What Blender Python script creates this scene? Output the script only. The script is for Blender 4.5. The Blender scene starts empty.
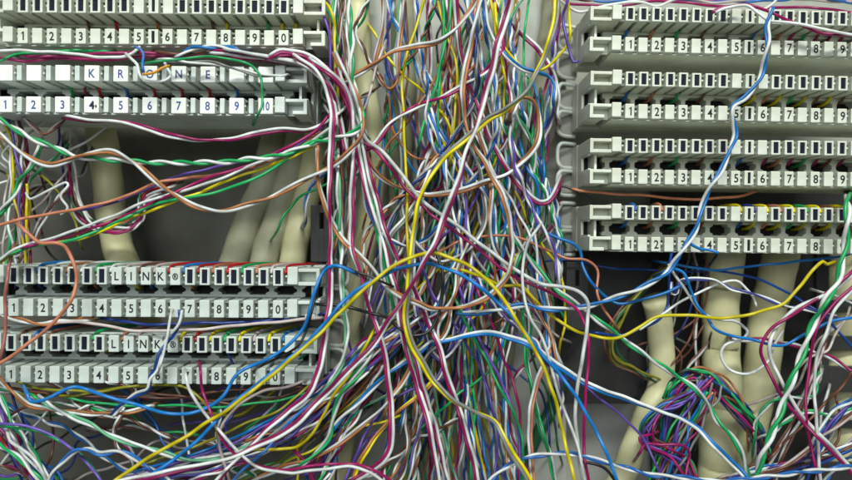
import bpy, bmesh, math, random
import numpy as np
from mathutils import Vector, Matrix
random.seed(11)
C = bpy.context.scene.collection
S = 0.00038            # metres per unit of the survey grid (1 unit = 0.38 mm)
CAM = 684.0            # camera distance in the same units
def f_at(d): return (CAM + d) / CAM
def P(x, y, d=0.0):    # survey grid -> world metres
    f = f_at(d)
    return Vector(((x-426)*f*S, d*S, (240-y)*f*S))

# ------------------------------------------------------------------ materials
def mat(name, col, rough=0.45, spec=0.5, noise=0.0, nscale=400, metal=0.0, bump=0.0, dark=0.6, sss=0.0, vary=0.0):
    m = bpy.data.materials.new(name); m.use_nodes = True
    nt = m.node_tree; b = nt.nodes['Principled BSDF']
    b.inputs['Base Color'].default_value = (*col, 1)
    b.inputs['Roughness'].default_value = rough
    b.inputs['Specular IOR Level'].default_value = spec
    b.inputs['Metallic'].default_value = metal
    if sss:
        b.inputs['Subsurface Weight'].default_value = sss
        b.inputs['Subsurface Radius'].default_value = (0.001, 0.001, 0.0008)
        b.inputs['Subsurface Scale'].default_value = 1.0
    if noise or bump:
        col_out = None
        tc = nt.nodes.new('ShaderNodeTexCoord')
        n = nt.nodes.new('ShaderNodeTexNoise'); n.inputs['Scale'].default_value = nscale
        n.inputs['Detail'].default_value = 5; n.inputs['Roughness'].default_value = 0.65
        nt.links.new(tc.outputs['Object'], n.inputs['Vector'])
        if noise:
            r = nt.nodes.new('ShaderNodeValToRGB')
            r.color_ramp.elements[0].position = 0.3; r.color_ramp.elements[1].position = 0.62
            r.color_ramp.elements[0].color = (*[c*(1-noise)*w for c, w in zip(col, (1.0, .97, .88))], 1)
            r.color_ramp.elements[1].color = (*col, 1)
            nt.links.new(n.outputs['Fac'], r.inputs['Fac']); out = r.outputs['Color']
            if vary:      # no two reels of wire are quite the same shade
                oi = nt.nodes.new('ShaderNodeObjectInfo'); hs = nt.nodes.new('ShaderNodeHueSaturation'); m2 = nt.nodes.new('ShaderNodeMapRange')
                m2.inputs['To Min'].default_value = 1-vary*1.5; m2.inputs['To Max'].default_value = 1+vary*.8
                nt.links.new(oi.outputs['Random'], m2.inputs['Value']); nt.links.new(m2.outputs['Result'], hs.inputs['Value'])
                hs.inputs['Saturation'].default_value = 1.04
                nt.links.new(out, hs.inputs['Color']); out = hs.outputs['Color']
            nt.links.new(out, b.inputs['Base Color'])
            mr = nt.nodes.new('ShaderNodeMapRange')
            mr.inputs['To Min'].default_value = min(1, rough+.2); mr.inputs['To Max'].default_value = max(.1, rough-.08)
            nt.links.new(n.outputs['Fac'], mr.inputs['Value']); nt.links.new(mr.outputs['Result'], b.inputs['Roughness'])
        if bump:
            bp = nt.nodes.new('ShaderNodeBump'); bp.inputs['Strength'].default_value = bump; bp.inputs['Distance'].default_value = 0.0002
            nt.links.new(n.outputs['Fac'], bp.inputs['Height']); nt.links.new(bp.outputs['Normal'], b.inputs['Normal'])
    return m
COL = {'W': (.71, .74, .74), 'M': (.31, .012, .11), 'G': (.02, .38, .12), 'B': (.03, .15, .48), 'O': (.42, .17, .065),
       'Y': (.74, .63, .025), 'V': (.14, .08, .40), 'K': (.012, .012, .014), 'E': (.22, .23, .22), 'S': (.52, .20, .12),
       'R': (.42, .02, .025), 'N': (.15, .055, .035), 'D': (.012, .035, .20), 'L': (.25, .24, .02), 'P': (.55, .47, .46),
       'F': (.015, .12, .05), 'U': (.012, .07, .33), 'T': (.12, .40, .22), 'A': (.02, .19, .55), 'I': (.08, .08, .35), 'Q': (.36, .13, .11), 'C': (.70, .30, .02)}
CN = {'W': 'white', 'M': 'magenta', 'G': 'green', 'B': 'blue', 'O': 'copper brown', 'Y': 'yellow', 'V': 'violet', 'K': 'black',
      'E': 'grey', 'S': 'salmon orange', 'R': 'red', 'N': 'dark brown', 'D': 'navy blue', 'L': 'olive yellow', 'P': 'pinkish white',
      'F': 'dark green', 'U': 'deep blue', 'T': 'pale green', 'A': 'bright blue', 'I': 'indigo', 'Q': 'dusky pink', 'C': 'amber orange'}
WM = {k: mat(CN[k].replace(' ', '_')+'_insulation', [c*.97+.004 for c in v], .33, .5, noise=.26, nscale=210, vary=.16) for k, v in COL.items()}
M_PLR = mat('ivory_plastic', (.66, .695, .60), .38, .5, noise=.24, nscale=70, bump=.12, sss=.0)
M_PLL = mat('pale_grey_plastic', (.60, .67, .63), .38, .5, noise=.22, nscale=70, bump=.12)
M_KR = mat('label_plastic', (.80, .84, .80), .4, .45, noise=.06, nscale=160)
M_IN = mat('navy_label_window', (.010, .013, .024), .6, .12)
M_INK = mat('black_ink', (.015, .016, .02), .6, .3)
M_INKB = mat('blue_ink', (.07, .09, .26), .6, .3)
M_CAV = mat('cavity_shade_black', (.012, .012, .011), .6, .3)  # black colour that paints the shade inside the strip openings
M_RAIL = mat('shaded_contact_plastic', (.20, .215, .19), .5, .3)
M_PIN = mat('tinned_contact', (.62, .65, .60), .35, .5, metal=.3)
M_CREAM = mat('cream_cable_sheath', (.64, .62, .37), .42, .4, noise=.22, nscale=45, bump=.2)
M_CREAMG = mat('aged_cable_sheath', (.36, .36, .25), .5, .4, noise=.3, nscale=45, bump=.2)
M_BACK = mat('grey_painted_steel', (.42, .43, .39), .5, .4, noise=.3, nscale=22, bump=.1)
M_DARK = mat('dark_steel_and_deep_shade', (.035, .035, .034), .45, .4, noise=.3, nscale=40)  # steel plates, and the sheet that paints deep shade at lower right
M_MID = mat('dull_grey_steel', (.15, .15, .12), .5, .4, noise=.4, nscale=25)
M_STEEL = mat('bare_steel', (.20, .20, .20), .35, .5, metal=.6, noise=.2, nscale=60)
M_BRK = mat('zinc_bracket', (.72, .77, .72), .42, .5, noise=.2, nscale=90)

# ------------------------------------------------------------------ object helpers
def tag(o, label=None, cat=None, group=None, kind=None):
    for k, v in (('label', label), ('category', cat), ('group', group), ('kind', kind)):
        if v: o[k] = v
    return o
def empty(name, label, cat, loc, group=None):
    o = bpy.data.objects.new(name, None); C.objects.link(o); o.location = loc; o.empty_display_size = .01
    return tag(o, label, cat, group)
def link(name, me, parent=None, loc=None):
    o = bpy.data.objects.new(name, me); C.objects.link(o)
    if parent: o.parent = parent
    if loc is not None: o.location = loc
    return o
def mesh_bm(name, bm, m, smooth=False):
    bmesh.ops.recalc_face_normals(bm, faces=bm.faces)
    me = bpy.data.meshes.new(name); bm.to_mesh(me); bm.free(); me.materials.append(m)
    if smooth:
        for p in me.polygons: p.use_smooth = True
    return me
def box(bm, x0, x1, y0, y1, z0, z1, bev=0.0, seg=2):
    """box in survey units"""
    t = bmesh.new()
    bmesh.ops.create_cube(t, size=1)
    for v in t.verts:
        v.co = Vector(((x0+x1)/2 + v.co.x*(x1-x0), (y0+y1)/2 + v.co.y*(y1-y0), (z0+z1)/2 + v.co.z*(z1-z0)))*S
    if bev: bmesh.ops.bevel(t, geom=t.edges[:], offset=bev*S, segments=seg, affect='EDGES', profile=.6)
    me = bpy.data.meshes.new('t'); t.to_mesh(me); t.free(); bm.from_mesh(me); bpy.data.meshes.remove(me)
def prism(bm, pts, y0, y1):
    a = [bm.verts.new((x*S, y0*S, z*S)) for x, z in pts]; b = [bm.verts.new((x*S, y1*S, z*S)) for x, z in pts]
    n = len(pts); bm.faces.new(a); bm.faces.new(b[::-1])
    for i in range(n): bm.faces.new((a[i], b[i], b[(i+1) % n], a[(i+1) % n]))

def catmull(pts, step):
    pts = np.array(pts, float)
    if len(pts) == 2: pts = np.array([pts[0], (pts[0]+pts[1])/2, pts[1]])
    ext = np.vstack([2*pts[0]-pts[1], pts, 2*pts[-1]-pts[-2]])
    out = []
    for i in range(1, len(ext)-2):
        p0, p1, p2, p3 = ext[i-1:i+3]
        n = max(2, int(np.linalg.norm(p2-p1)/step))
        # centripetal-like tension through scaled tangents
        L = np.linalg.norm(p2-p1)+1e-9
        m1 = (p2-p0)/(np.linalg.norm(p2-p1)+np.linalg.norm(p1-p0)+1e-9)*L
        m2 = (p3-p1)/(np.linalg.norm(p3-p2)+np.linalg.norm(p2-p1)+1e-9)*L
        for t in np.linspace(0, 1, n, endpoint=False):
            out.append((2*t**3-3*t**2+1)*p1+(t**3-2*t**2+t)*m1+(-2*t**3+3*t**2)*p2+(t**3-t**2)*m2)
    out.append(ext[-2])
    return np.array(out)
def tube_mesh(name, pts, rad, m, sides=8):
    """pts Nx3 metres; rad scalar or N array (metres)"""
    pts = np.asarray(pts); n = len(pts)
    rad = np.full(n, rad) if np.isscalar(rad) else np.asarray(rad)
    tan = np.gradient(pts, axis=0); tan /= (np.linalg.norm(tan, axis=1)[:, None]+1e-12)
    up = np.array([0., 1., 0.])
    if abs(tan[0] @ up) > .9: up = np.array([1., 0., 0.])
    nrm = np.zeros_like(pts); v = up - (up@tan[0])*tan[0]; v /= np.linalg.norm(v); nrm[0] = v
    for i in range(1, n):
        v = nrm[i-1] - (nrm[i-1]@tan[i])*tan[i]; v /= (np.linalg.norm(v)+1e-12); nrm[i] = v
    bi = np.cross(tan, nrm)
    a = np.linspace(0, 2*math.pi, sides, endpoint=False)
    ring = pts[:, None, :] + rad[:, None, None]*(np.cos(a)[None, :, None]*nrm[:, None, :] + np.sin(a)[None, :, None]*bi[:, None, :])
    V = ring.reshape(-1, 3)
    F = []
    for i in range(n-1):
        o = i*sides
        for j in range(sides):
            k = (j+1) % sides
            F.append((o+j, o+k, o+sides+k, o+sides+j))
    F.append(tuple(range(sides))[::-1]); F.append(tuple(range((n-1)*sides, n*sides)))
    me = bpy.data.meshes.new(name); me.from_pydata(V.tolist(), [], F); me.materials.append(m)
    me.polygons.foreach_set('use_smooth', [True]*len(F)); me.update()
    return me
def path3(pts, d, jit=0.5, dj=3.0, step=3.0):
    """pts: list (x,y[,d]) on the survey grid -> (N,3) of (x,y,d) resampled with a hand-bent wobble"""
    q = [(p[0], p[1], p[2] if len(p) > 2 else d) for p in pts]
    c = catmull(q, step)
    s = np.concatenate([[0], np.cumsum(np.linalg.norm(np.diff(c[:, :2], axis=0), axis=1))])
    for ax, am in ((0, jit), (1, jit), (2, dj)):
        ph = [random.uniform(0, 6.28) for _ in range(3)]; wl = [random.uniform(28, 45), random.uniform(55, 90), random.uniform(110, 190)]
        c[:, ax] += am*(.5*np.sin(s/wl[0]*6.28+ph[0])+.8*np.sin(s/wl[1]*6.28+ph[1])+.7*np.sin(s/wl[2]*6.28+ph[2]))
    return c, s
def toworld(c):
    f = (CAM+c[:, 2])/CAM
    return np.stack([(c[:, 0]-426)*f*S, c[:, 2]*S, (240-c[:, 1])*f*S], 1)
NW = [0]
def wire(label, cols, r, pitch, d, pts, group=None, jit=.5, dj=3.0, step=3.0, sides=8, phase=None, cat=None, name=None, dive=True):
    if isinstance(pts, str): pts = [tuple(float(v) for v in q.split(',')) for q in pts.split()]
    r *= .80
    P0 = [tuple(p)+((d,) if len(p) == 2 else ()) for p in pts]
    if dive:
        for end in (0, -1):
            p, q = (P0[0], P0[1]) if end == 0 else (P0[-1], P0[-2])
            if 0 < p[0] < 852 and 0 < p[1] < 480:
                L = math.hypot(p[0]-q[0], p[1]-q[1])+1e-6; ux, uy = (p[0]-q[0])/L, (p[1]-q[1])/L
                n1 = (p[0]+ux*6, p[1]+uy*6, p[2]+16); n2 = (p[0]+ux*10, p[1]+uy*10, p[2]+50); n3 = (p[0]+ux*12, p[1]+uy*12, max(p[2]+100, 95))
                P0 = [n3, n2, n1]+P0 if end == 0 else P0+[n1, n2, n3]
    pts = P0
    c, s = path3(pts, d, jit, dj, step)
    NW[0] += 1
    w = toworld(c); base = Vector(w[len(w)//2])
    fr = (CAM+c[:, 2])/CAM*S*r
    if len(cols) == 1:
        me = tube_mesh('wire', w-np.array(base), fr, WM[cols], sides)
        o = link(name or 'wire', me, None, base)
        return tag(o, label, cat or 'wire', group or 'single insulated wires')
    root = empty(name or 'twisted_pair', label, cat or 'wire pair', base, group or 'pairs of insulated wires')
    tan = np.gradient(w, axis=0); tan /= (np.linalg.norm(tan, axis=1)[:, None]+1e-12)
    nn = np.cross(tan, np.array([0, 1., 0])); nn /= (np.linalg.norm(nn, axis=1)[:, None]+1e-12)
    bb = np.cross(tan, nn)
    ph = random.uniform(0, 6.28) if phase is None else phase
    th = ph + (2*math.pi*s/pitch if pitch else .55*np.sin(s/70+ph))
    if pitch: th = th + .5*np.sin(s/61+ph)
    k = 1.03*(1 if pitch else 1+.25*np.abs(np.sin(s/95+ph)))
    for i, cc in enumerate(cols):
        t = th + 2*math.pi*i/len(cols)
        off = (np.cos(t)*fr*k)[:, None]*nn + (np.sin(t)*fr*k)[:, None]*bb
        link('wire', tube_mesh('wire', w+off-np.array(base), fr, WM[cc], sides), root)
    return root

# ------------------------------------------------------------------ terminal strips
_font = {}
def glyph(ch, size, m, sx=.86):
    key = (ch, size, m.name)
    if key not in _font:
        cu = bpy.data.curves.new('glyph', 'FONT'); cu.body = ch; cu.size = size*S; cu.align_x = 'CENTER'; cu.align_y = 'CENTER'
        cu.extrude = .12*S; cu.offset = .16*S; cu.resolution_u = 4
        o = bpy.data.objects.new('glyph', cu); C.objects.link(o)
        bpy.context.view_layer.update()
        me = bpy.data.meshes.new_from_object(o.evaluated_get(bpy.context.evaluated_depsgraph_get()))
        bpy.data.objects.remove(o)
        me.materials.clear(); me.materials.append(m)
        if ch[0] == '1':     # give the figure one its flag
            b = bmesh.new(); b.from_mesh(me); vs = [v.co for v in b.verts]
            lx = min(v.x for v in vs); top = max(v.y for v in vs); e = .12*S+.0000002; u = size*S
            q = [(lx+.01*u, top), (lx+.02*u, top-.11*u), (lx-.13*u, top-.20*u), (lx-.15*u, top-.13*u), (lx-.06*u, top-.08*u)]
            b.faces.new([b.verts.new((a, c, e)) for a, c in q][::-1]); b.to_mesh(me); b.free()
        co = [v.co.copy() for v in me.vertices]
        cx = (min(c.x for c in co)+max(c.x for c in co))/2; cy = (min(c.y for c in co)+max(c.y for c in co))/2
        for v, c in zip(me.vertices, co): v.co = Vector(((c.x-cx)*sx, -c.z, c.y-cy))
        me.update(); _font[key] = me
    return _font[key]
DP = 40   # depth of the contact fins
def post_mesh(w, h, m, win=None):
    bm = bmesh.new(); box(bm, -w/2, w/2, 0, DP, -h/2, h/2, .9, 2)
    if win:
        ww, wh = win
        front = max((f for f in bm.faces if f.normal.y < -.99), key=lambda f: f.calc_area())
        bmesh.ops.inset_individual(bm, faces=[front], thickness=.4*S)
        xs = [v.co.x for v in front.verts]; zs = [v.co.z for v in front.verts]
        hx = max(xs); hz = max(zs)
        for v in front.verts: v.co.x *= ww/2*S/hx; v.co.z *= wh/2*S/hz
        r = bmesh.ops.extrude_discrete_faces(bm, faces=[front])
        for f in r['faces']:
            for v in f.verts: v.co.y += 1.5*S
    return mesh_bm('terminal_post', bm, m)
PAIR = ['B', 'O', 'G', 'N', 'E']
def strip(label, x1, pitch, yu, yl, dm, tilt, plastic, style, side, recess=None, topw=None, ph=14.6):
    f = f_at(dm); p = pitch*f
    yc = (yu+yl)/2; zu = (yl-yu)/2*f; zl = -zu; h = ph*f; w = .70*p
    root = empty('terminal_strip', label, 'terminal strip', P(x1, yc, dm), 'ten pair terminal strips'); root.rotation_euler = (0, math.radians(tilt), 0)
    ks = range(-1, 20)
    wide = style == 'krone'
    pm = post_mesh(w, h, plastic); pw = post_mesh(w, h, plastic, (.38*p, h-3.4)); pn = post_mesh(w, h, plastic, (.22*p, h-3.4))
    pwide = post_mesh(1.03*p, h, M_KR); pthin = post_mesh(.34*p, h*.96, plastic)
    def ins(ww):
        bm = bmesh.new(); box(bm, -ww/2+.1, ww/2-.1, 1.1, 1.45, -(h-3.4)/2+.1, (h-3.4)/2-.1); return mesh_bm('label_window', bm, M_IN)
    i1, i2 = ins(.38*p), ins(.22*p)
    for k in ks:
        x = k*p
        for row, z in (('u', zu), ('l', zl)):
            txt = None; me = pm; insert = None
            if row == 'l' and k % 2 == 0 and 0 <= k <= 18: txt = str((k//2+1) % 10 if not wide else k//2+1)
            if style == 'std':
                if row == 'u' and 0 <= k <= 18 and k not in (8, 9, 10): me, insert = pw, i1
                if k == 9: me, insert = pn, i2
            if style == 'link' and row == 'u' and 0 <= k <= 18:
                t = {7: 'L', 8: 'I', 9: 'N', 10: 'K', 11: '\u00ae'}.get(k)
                if t: txt = t
                else: me, insert = pw, i1
            if wide and -1 < k < 19:
                me = pwide if k % 2 == 0 else pthin
                if row == 'u': txt = {6: 'K', 8: 'R', 10: 'O', 12: 'N', 14: 'E'}.get(k)
            o = link('terminal_post', me, root, Vector((x, random.uniform(-.45, .45)-(.9 if k in (-1, 19) else 0), z+random.uniform(-.15, .15)+(1.3 if k in (-1, 19) else 0)))*S)
            o.rotation_euler = (random.uniform(-.006, .006), random.uniform(-.012, .012), random.uniform(-.008, .008))
            if insert: link('label_window', insert, o)
            if txt:
                g = link('printed_number' if txt.isdigit() else 'printed_letter', glyph(txt, 11.9*f if txt != '\u00ae' else 9*f, M_INKB if wide else M_INK, .84 if len(txt) == 1 else .66), o, Vector((.3, -.18, -.2))*S)
                if txt == '4' and wide:
                    link('pen_overwrite', glyph('4', 11.0*f, M_INK, .9), o, Vector((.9, -.3, -.6))*S); link('pen_overwrite', glyph(',', 12.0*f, M_INK, .9), o, Vector((4.6, -.3, -1.8))*S)
    xa, xb = -1*p-.35*p, 19*p+.35*p
    H = zu+h/2
    # contact rails in the gaps between the posts
    for z in (zu, zl):
        bm = bmesh.new(); box(bm, xa+.5, xb-.5, 9, DP-1, z-h/2+3.2, z+h/2-3.2)
        for k in range(-1, 19):
            xx = (k+.5)*p
            box(bm, xx-.2*p, xx+.2*p, 4.5, 12, z+h/2-3.6, z+h/2-1.4, .5, 1)
            box(bm, xx-.2*p, xx+.2*p, 5.5, 12, z-h/2+.8, z-h/2+3.4, .5, 1)
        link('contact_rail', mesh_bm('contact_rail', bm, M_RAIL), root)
        bm = bmesh.new()
        for k in range(-1, 19):
            xx = (k+.5)*p
            t = bmesh.new(); bmesh.ops.create_uvsphere(t, u_segments=8, v_segments=6, radius=1.35*S)
            for v in t.verts: v.co += Vector((xx+.25, 4.6, z+.3))*S
            me = bpy.data.meshes.new('t'); t.to_mesh(me); t.free(); bm.from_mesh(me); bpy.data.meshes.remove(me)
            box(bm, xx-.2, xx+.7, 4.6, 9, z-1, z+1)
        link('contact_pins', mesh_bm('contact_pins', bm, M_PIN, True), root)
    # body
    bm = bmesh.new(); hi = zu-h/2
    box(bm, xa, xb, DP-2, 76, hi-.3, H-.4, .6, 1); box(bm, xa, xb, DP-2, 76, -H+.4, -hi+.3, .6, 1)
    box(bm, xa, xb, 55, 76, -hi, hi)
    box(bm, xa-22, xb+22, 60, 84, -H-1, H+1, 1, 2)
    box(bm, xa+1, xb-1, 7, 60, -H-.7, -H+1.2, .4, 1)          # lower skirt
    box(bm, xa+1, xb-1, 14, 60, H-1.2, H+.3, .4, 1)           # upper skirt
    for z0, z1 in ((hi-2.6, hi-.3), (-hi+.3, -hi+2.6)): box(bm, xa, xb, DP-4, 55, z0, z1)
    for k in range(-1, 20, 2):
        a, b = .17*p, .42*p
        prism(bm, [(k*p-b, hi-1), (k*p-b, hi-4.2), (k*p-a, hi-6), (k*p-a, -hi+6), (k*p-b, -hi+4.2), (k*p-b, -hi+1),
                   (k*p+b, -hi+1), (k*p+b, -hi+4.2), (k*p+a, -hi+6), (k*p+a, hi-6), (k*p+b, hi-4.2), (k*p+b, hi-1)], DP-3.5, 54.6)
    link('body', mesh_bm('strip_body', bm, plastic), root)
    bm = bmesh.new(); box(bm, xa+.5, xb-.5, 52, 54.8, -hi+1, hi-1); link('contact_cavity_shade', mesh_bm('contact_cavity_shade', bm, M_CAV), root)  # black plate painting the shade inside the contact holes
    # end frames
    for sgn, xe in ((-1, xa), (1, xb)):
        bm = bmesh.new()
        def bx(u0, u1, *a, **k):
            a0, a1 = sorted((xe+sgn*u0, xe+sgn*u1)); box(bm, a0, a1, *a, **k)
        L = 22*f
        for z, low in ((zu, 0), (zl, 1)):
            bx(L-3.6, L, .5, 46, z-h/2, z+h/2, bev=.9)                 # outer upright
            bx(.2, L-2, .8, 44, z+h/2-3.4, z+h/2-.2, bev=.7)           # top bar
            bx(.2 if not low else 7, L-2, 1.1, 44, z-h/2+.2, z-h/2+3.6, bev=.7)  # bottom bar
            bx(.2, L-1, 15, 18, z-h/2+1, z+h/2-1)                      # web
        bx(L-3.2, L-.4, 40, 64, -H, H, bev=.8)                         # side wall round the side opening
        bx(L-3.0, L-.6, 10, 60, hi-1.5, H-.8); bx(L-3.0, L-.6, 10, 60, -H+.8, -hi+1.5)
        bx(L-10, L-7.6, 14, 42, -hi, hi)
        eb = bmesh.new(); a0, a1 = sorted((xe, xe+sgn*(L-3.4))); box(eb, a0, a1, 46, 50, -hi-2, hi+2); link('end_cavity_shade', mesh_bm('end_cavity_shade', eb, M_CAV), root)  # black plate added to darken the open end of the frame
        link('end_frame', mesh_bm('end_frame', bm, plastic), root)
    # snap bracket at the inner end
    sx = -1 if side == 'R' else 1
    x0 = -57 if side == 'R' else xb+39
    bm = bmesh.new()
    a0, a1 = sorted((x0-sx*5, x0-sx*26)); box(bm, a0, a1, 98, 101, -26, 26, .8, 1)
    br = link('mounting_bracket', mesh_bm('mounting_bracket', bm, M_BACK), root)
    for zz in (15.5, -15.5):
        pts = [(x0-sx*22, zz+13.5), (x0-sx*7, zz+13.5), (x0-sx*2, zz+11.5), (x0, zz+7), (x0, zz-7), (x0-sx*2, zz-11.5), (x0-sx*7, zz-13.5), (x0-sx*22, zz-13.5)]
        pts = [(a, 80 if 1 < i < 6 else 84+8*(i in (0, 7)), b) for i, (a, b) in enumerate(pts)]
        c = catmull(pts, 2)*S
        link('bracket_lip', tube_mesh('bracket_lip', c, 2.1*S, M_BRK, 8), br)
    # stubs of the wires punched down inside the recess, and over the top edge
    for k, cc in (recess or []):
        xx = (k+.45)*p
        c = catmull([(xx, 30, hi+1.5), (xx-.3, 31, hi-1.5), (xx-1.5, 38, hi-5.5), (xx-2.5, 52, hi-7)], 1.5)*S
        link('wire_end', tube_mesh('wire_end', c, 1.55*S*f, WM[cc], 8), root)
    for k, cc, ln in (topw or []):
        xx = (k+.5)*p; j = random.uniform(-1, 1)
        c = catmull([(xx, 3, H-5), (xx, 6, H-1.0), (xx+.5, 12, H+1.6), (xx+2.5+ln*.45, 30, H+2.4+abs(j)), (xx+6+ln, 58, H+2.2), (xx+8+ln*1.3, 90, H-3), (xx+8+ln*1.4, 100, H-14)], 2)*S
        link('wire_end', tube_mesh('wire_end', c, 1.55*S*f, WM[cc], 8), root)
    return root
RC = [(k, c) for k, c in zip(range(0, 19, 2), 'BSGNEBSGNE')]
RC3 = [(0, 'B'), (2, 'S'), (4, 'G'), (6, 'N'), (8, 'M'), (9, 'B'), (11, 'M'), (12, 'S'), (13, 'M'), (14, 'G'), (15, 'M'), (16, 'N'), (17, 'M')]
RCY = [(0, 'B'), (2, 'S'), (4, 'G'), (6, 'N'), (9, 'U'), (10, 'Y'), (11, 'S'), (12, 'Y'), (13, 'G'), (14, 'Y'), (15, 'N'), (16, 'Y'), (17, 'N')]
strip('topmost ivory terminal strip on the right, under the magenta and white wires', 630.2, 13.29, 13.6, 44.3, 0, 1.27, M_PLR, 'std', 'R', RC+[(11, 'M'), (13, 'M'), (15, 'M'), (16, 'M'), (17, 'M')])
strip('second ivory terminal strip from the top on the right', 630.3, 13.29, 78.5, 111, 0, 1.27, M_PLR, 'std', 'R', RCY)
strip('third ivory terminal strip on the right, with a red wire in the gap below it', 630.0, 13.27, 145.6, 176.6, 0, .7, M_PLR, 'std', 'R', RC3, [(7, 'N', 0)])
strip('lowest ivory terminal strip on the right, with yellow wires looping over its top edge', 629.6, 13.28, 212.5, 243.9, 0, .7, M_PLR, 'std', 'R', RCY,
      [(0, 'B', 0), (2, 'S', 0), (8, 'Y', -6), (9, 'D', -6), (10, 'Y', -6), (11, 'S', -8), (12, 'Y', -8), (13, 'G', -8), (14, 'Y', -8), (15, 'N', -8), (16, 'Y', -8), (17, 'N', -9), (18, 'Y', -8)])
strip('topmost terminal strip on the left, plainly numbered, cut by the top edge', 22.5, 14.5, 4.5, 35.5, -30, .5, M_PLR, 'std', 'L',
      [(3, 'N'), (5, 'R'), (8, 'O'), (12, 'N'), (13, 'Y'), (16, 'G'), (17, 'Y'), (18, 'Y')], ph=15.5)
strip('left terminal strip with wide label tabs spelling KRONE in blue', 4.5, 14.5, 72.5, 104, -30, .45, M_PLL, 'krone', 'L',
      [(3, 'G'), (5, 'R'), (7, 'B'), (9, 'R'), (11, 'R'), (13, 'R'), (15, 'B'), (4, 'M')], ph=16)
strip('upper of the two left terminal strips printed LINK, under the cream cables', 13.5, 14.68, 275, 307.3, -30, .45, M_PLL, 'link', 'L',
      [(0, 'U'), (7, 'Y'), (8, 'B'), (11, 'O'), (4, 'O')],
      [(1, 'A', 14), (2, 'W', 6), (3, 'O', 16), (4, 'W', 10), (5, 'G', 22), (6, 'W', 12), (7, 'P', 14), (8, 'N', 10), (9, 'P', 12), (10, 'R', 16), (11, 'A', 16), (12, 'R', 20), (13, 'S', 16),
       (14, 'R', 18), (15, 'G', 14), (16, 'S', 14), (17, 'P', 8), (18, 'R', 10)], ph=17.5)
strip('lower of the two left terminal strips printed LINK, crossed by bright blue and yellow wires', 10.5, 14.7, 342.5, 374, -30, .6, M_PLL, 'link', 'L',
      [(0, 'Y'), (1, 'R'), (4, 'N'), (5, 'Y'), (11, 'M'), (12, 'D')],
      [(0, 'N', 8), (1, 'B', 6), (2, 'S', 8), (5, 'G', 10), (7, 'S', 8), (8, 'P', 6), (11, 'Y', 6), (12, 'R', 8), (13, 'Y', 8), (14, 'G', 8), (15, 'Y', 6), (16, 'P', 8), (17, 'Y', 6), (18, 'A', 6)], ph=16.8)

# ------------------------------------------------------------------ cabinet back, plates, thick cables
def flatbox(name, x0, x1, y0, y1, d0, d1, m, label=None, cat=None, kind=None, bev=0):
    f = f_at(d0); bm = bmesh.new()
    box(bm, (x0-426)*f, (x1-426)*f, d0, d1, (240-y1)*f, (240-y0)*f, bev, 2)
    o = link(name, mesh_bm(name, bm, m)); return tag(o, label, cat, None, kind)
flatbox('back_wall', -250, 1100, -200, 680, 190, 200, M_BACK, kind='structure')
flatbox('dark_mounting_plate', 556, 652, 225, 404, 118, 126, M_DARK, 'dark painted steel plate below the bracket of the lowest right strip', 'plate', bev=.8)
flatbox('deep_shade_sheet', 652, 960, 180, 560, 178, 184, M_DARK, 'dark sheet painting the deep shade behind the cream cables at lower right', 'panel')  # dark sheet added where the space is dark only from its depth
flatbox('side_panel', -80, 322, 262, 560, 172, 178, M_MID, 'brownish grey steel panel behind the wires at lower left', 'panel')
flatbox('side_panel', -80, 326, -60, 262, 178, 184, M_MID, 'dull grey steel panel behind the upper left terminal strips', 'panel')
for (x, y0, y1, lab) in ((322, 205, 262, 'steel rail with a slot beside the upper left opening'), (577, 262, 330, 'slotted steel tab below the lowest right bracket')):
    o = empty('slotted_rail', lab, 'rail', P(x, y0, 70))
    bm = bmesh.new(); f = f_at(70)
    def q(a, b, c, e): box(bm, (a-x)*f, (b-x)*f, -3, 3, (y0-e)*f, (y0-c)*f, .8, 2)
    q(x-11, x-2, y0, y1); q(x+2, x+11, y0, y1); q(x-3, x+3, y0, y0+8); q(x-3, x+3, y0+24, y1)
    link('slotted_plate', mesh_bm('slotted_plate', bm, M_STEEL if x < 0 else M_DARK), o)
flatbox('centre_panel', 332, 566, -200, 680, 128, 132, M_BACK, 'grey painted steel panel behind the central wires', 'panel')
# perforated dark frame at the right edge
o = empty('equipment_rack', 'dark steel rack upright with square slots at the lower right edge', 'rack', P(838, 330, 120)); f = f_at(120)
bm = bmesh.new()
for a, b, c, e in ((815, 828, 250, 560), (862, 880, 250, 560), (826, 866, 300, 312), (826, 866, 336, 350), (826, 866, 366, 392), (826, 866, 420, 428), (826, 866, 462, 500)):
    box(bm, (a-838)*f, (b-838)*f, -2 if b-a > 30 else -3, 3, (330-e)*f, (330-c)*f, .6, 1)
link('slotted_plate', mesh_bm('slotted_plate', bm, M_DARK), o)

def cable(label, r, d, pts, m=M_CREAM, nm='sheathed_cable'):
    pts = [tuple(float(v) for v in q.split(',')) for q in pts.split()]
    c, s = path3(pts, d, .8, 3, 5); w = toworld(c); base = Vector(w[len(w)//2])
    rr = (CAM+c[:, 2])/CAM*S*r
    rr = rr*(1+.010*np.sin(s/23)+.004*np.sin(s/9.))
    o = link(nm, tube_mesh(nm, w-np.array(base), rr, m, 24), None, base)
    return tag(o, label, 'cable', 'thick sheathed cables')
cable('cream cable running the full height just right of the left terminal strips', 12, 84, '356,-40 359,40 366,100 373,150 371,205 362,260 351,320 349,400 337,470 325,540')
cable('bright cream cable standing in the opening between the left strips, leftmost there', 14.5, 105, '96,80 104,150 109,190 112,225 124,262 150,330')
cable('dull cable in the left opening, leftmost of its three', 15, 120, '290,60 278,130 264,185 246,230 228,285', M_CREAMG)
cable('dull cable in the left opening, middle of its three', 14, 110, '310,60 301,130 288,190 272,235 256,285', M_CREAMG)
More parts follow.
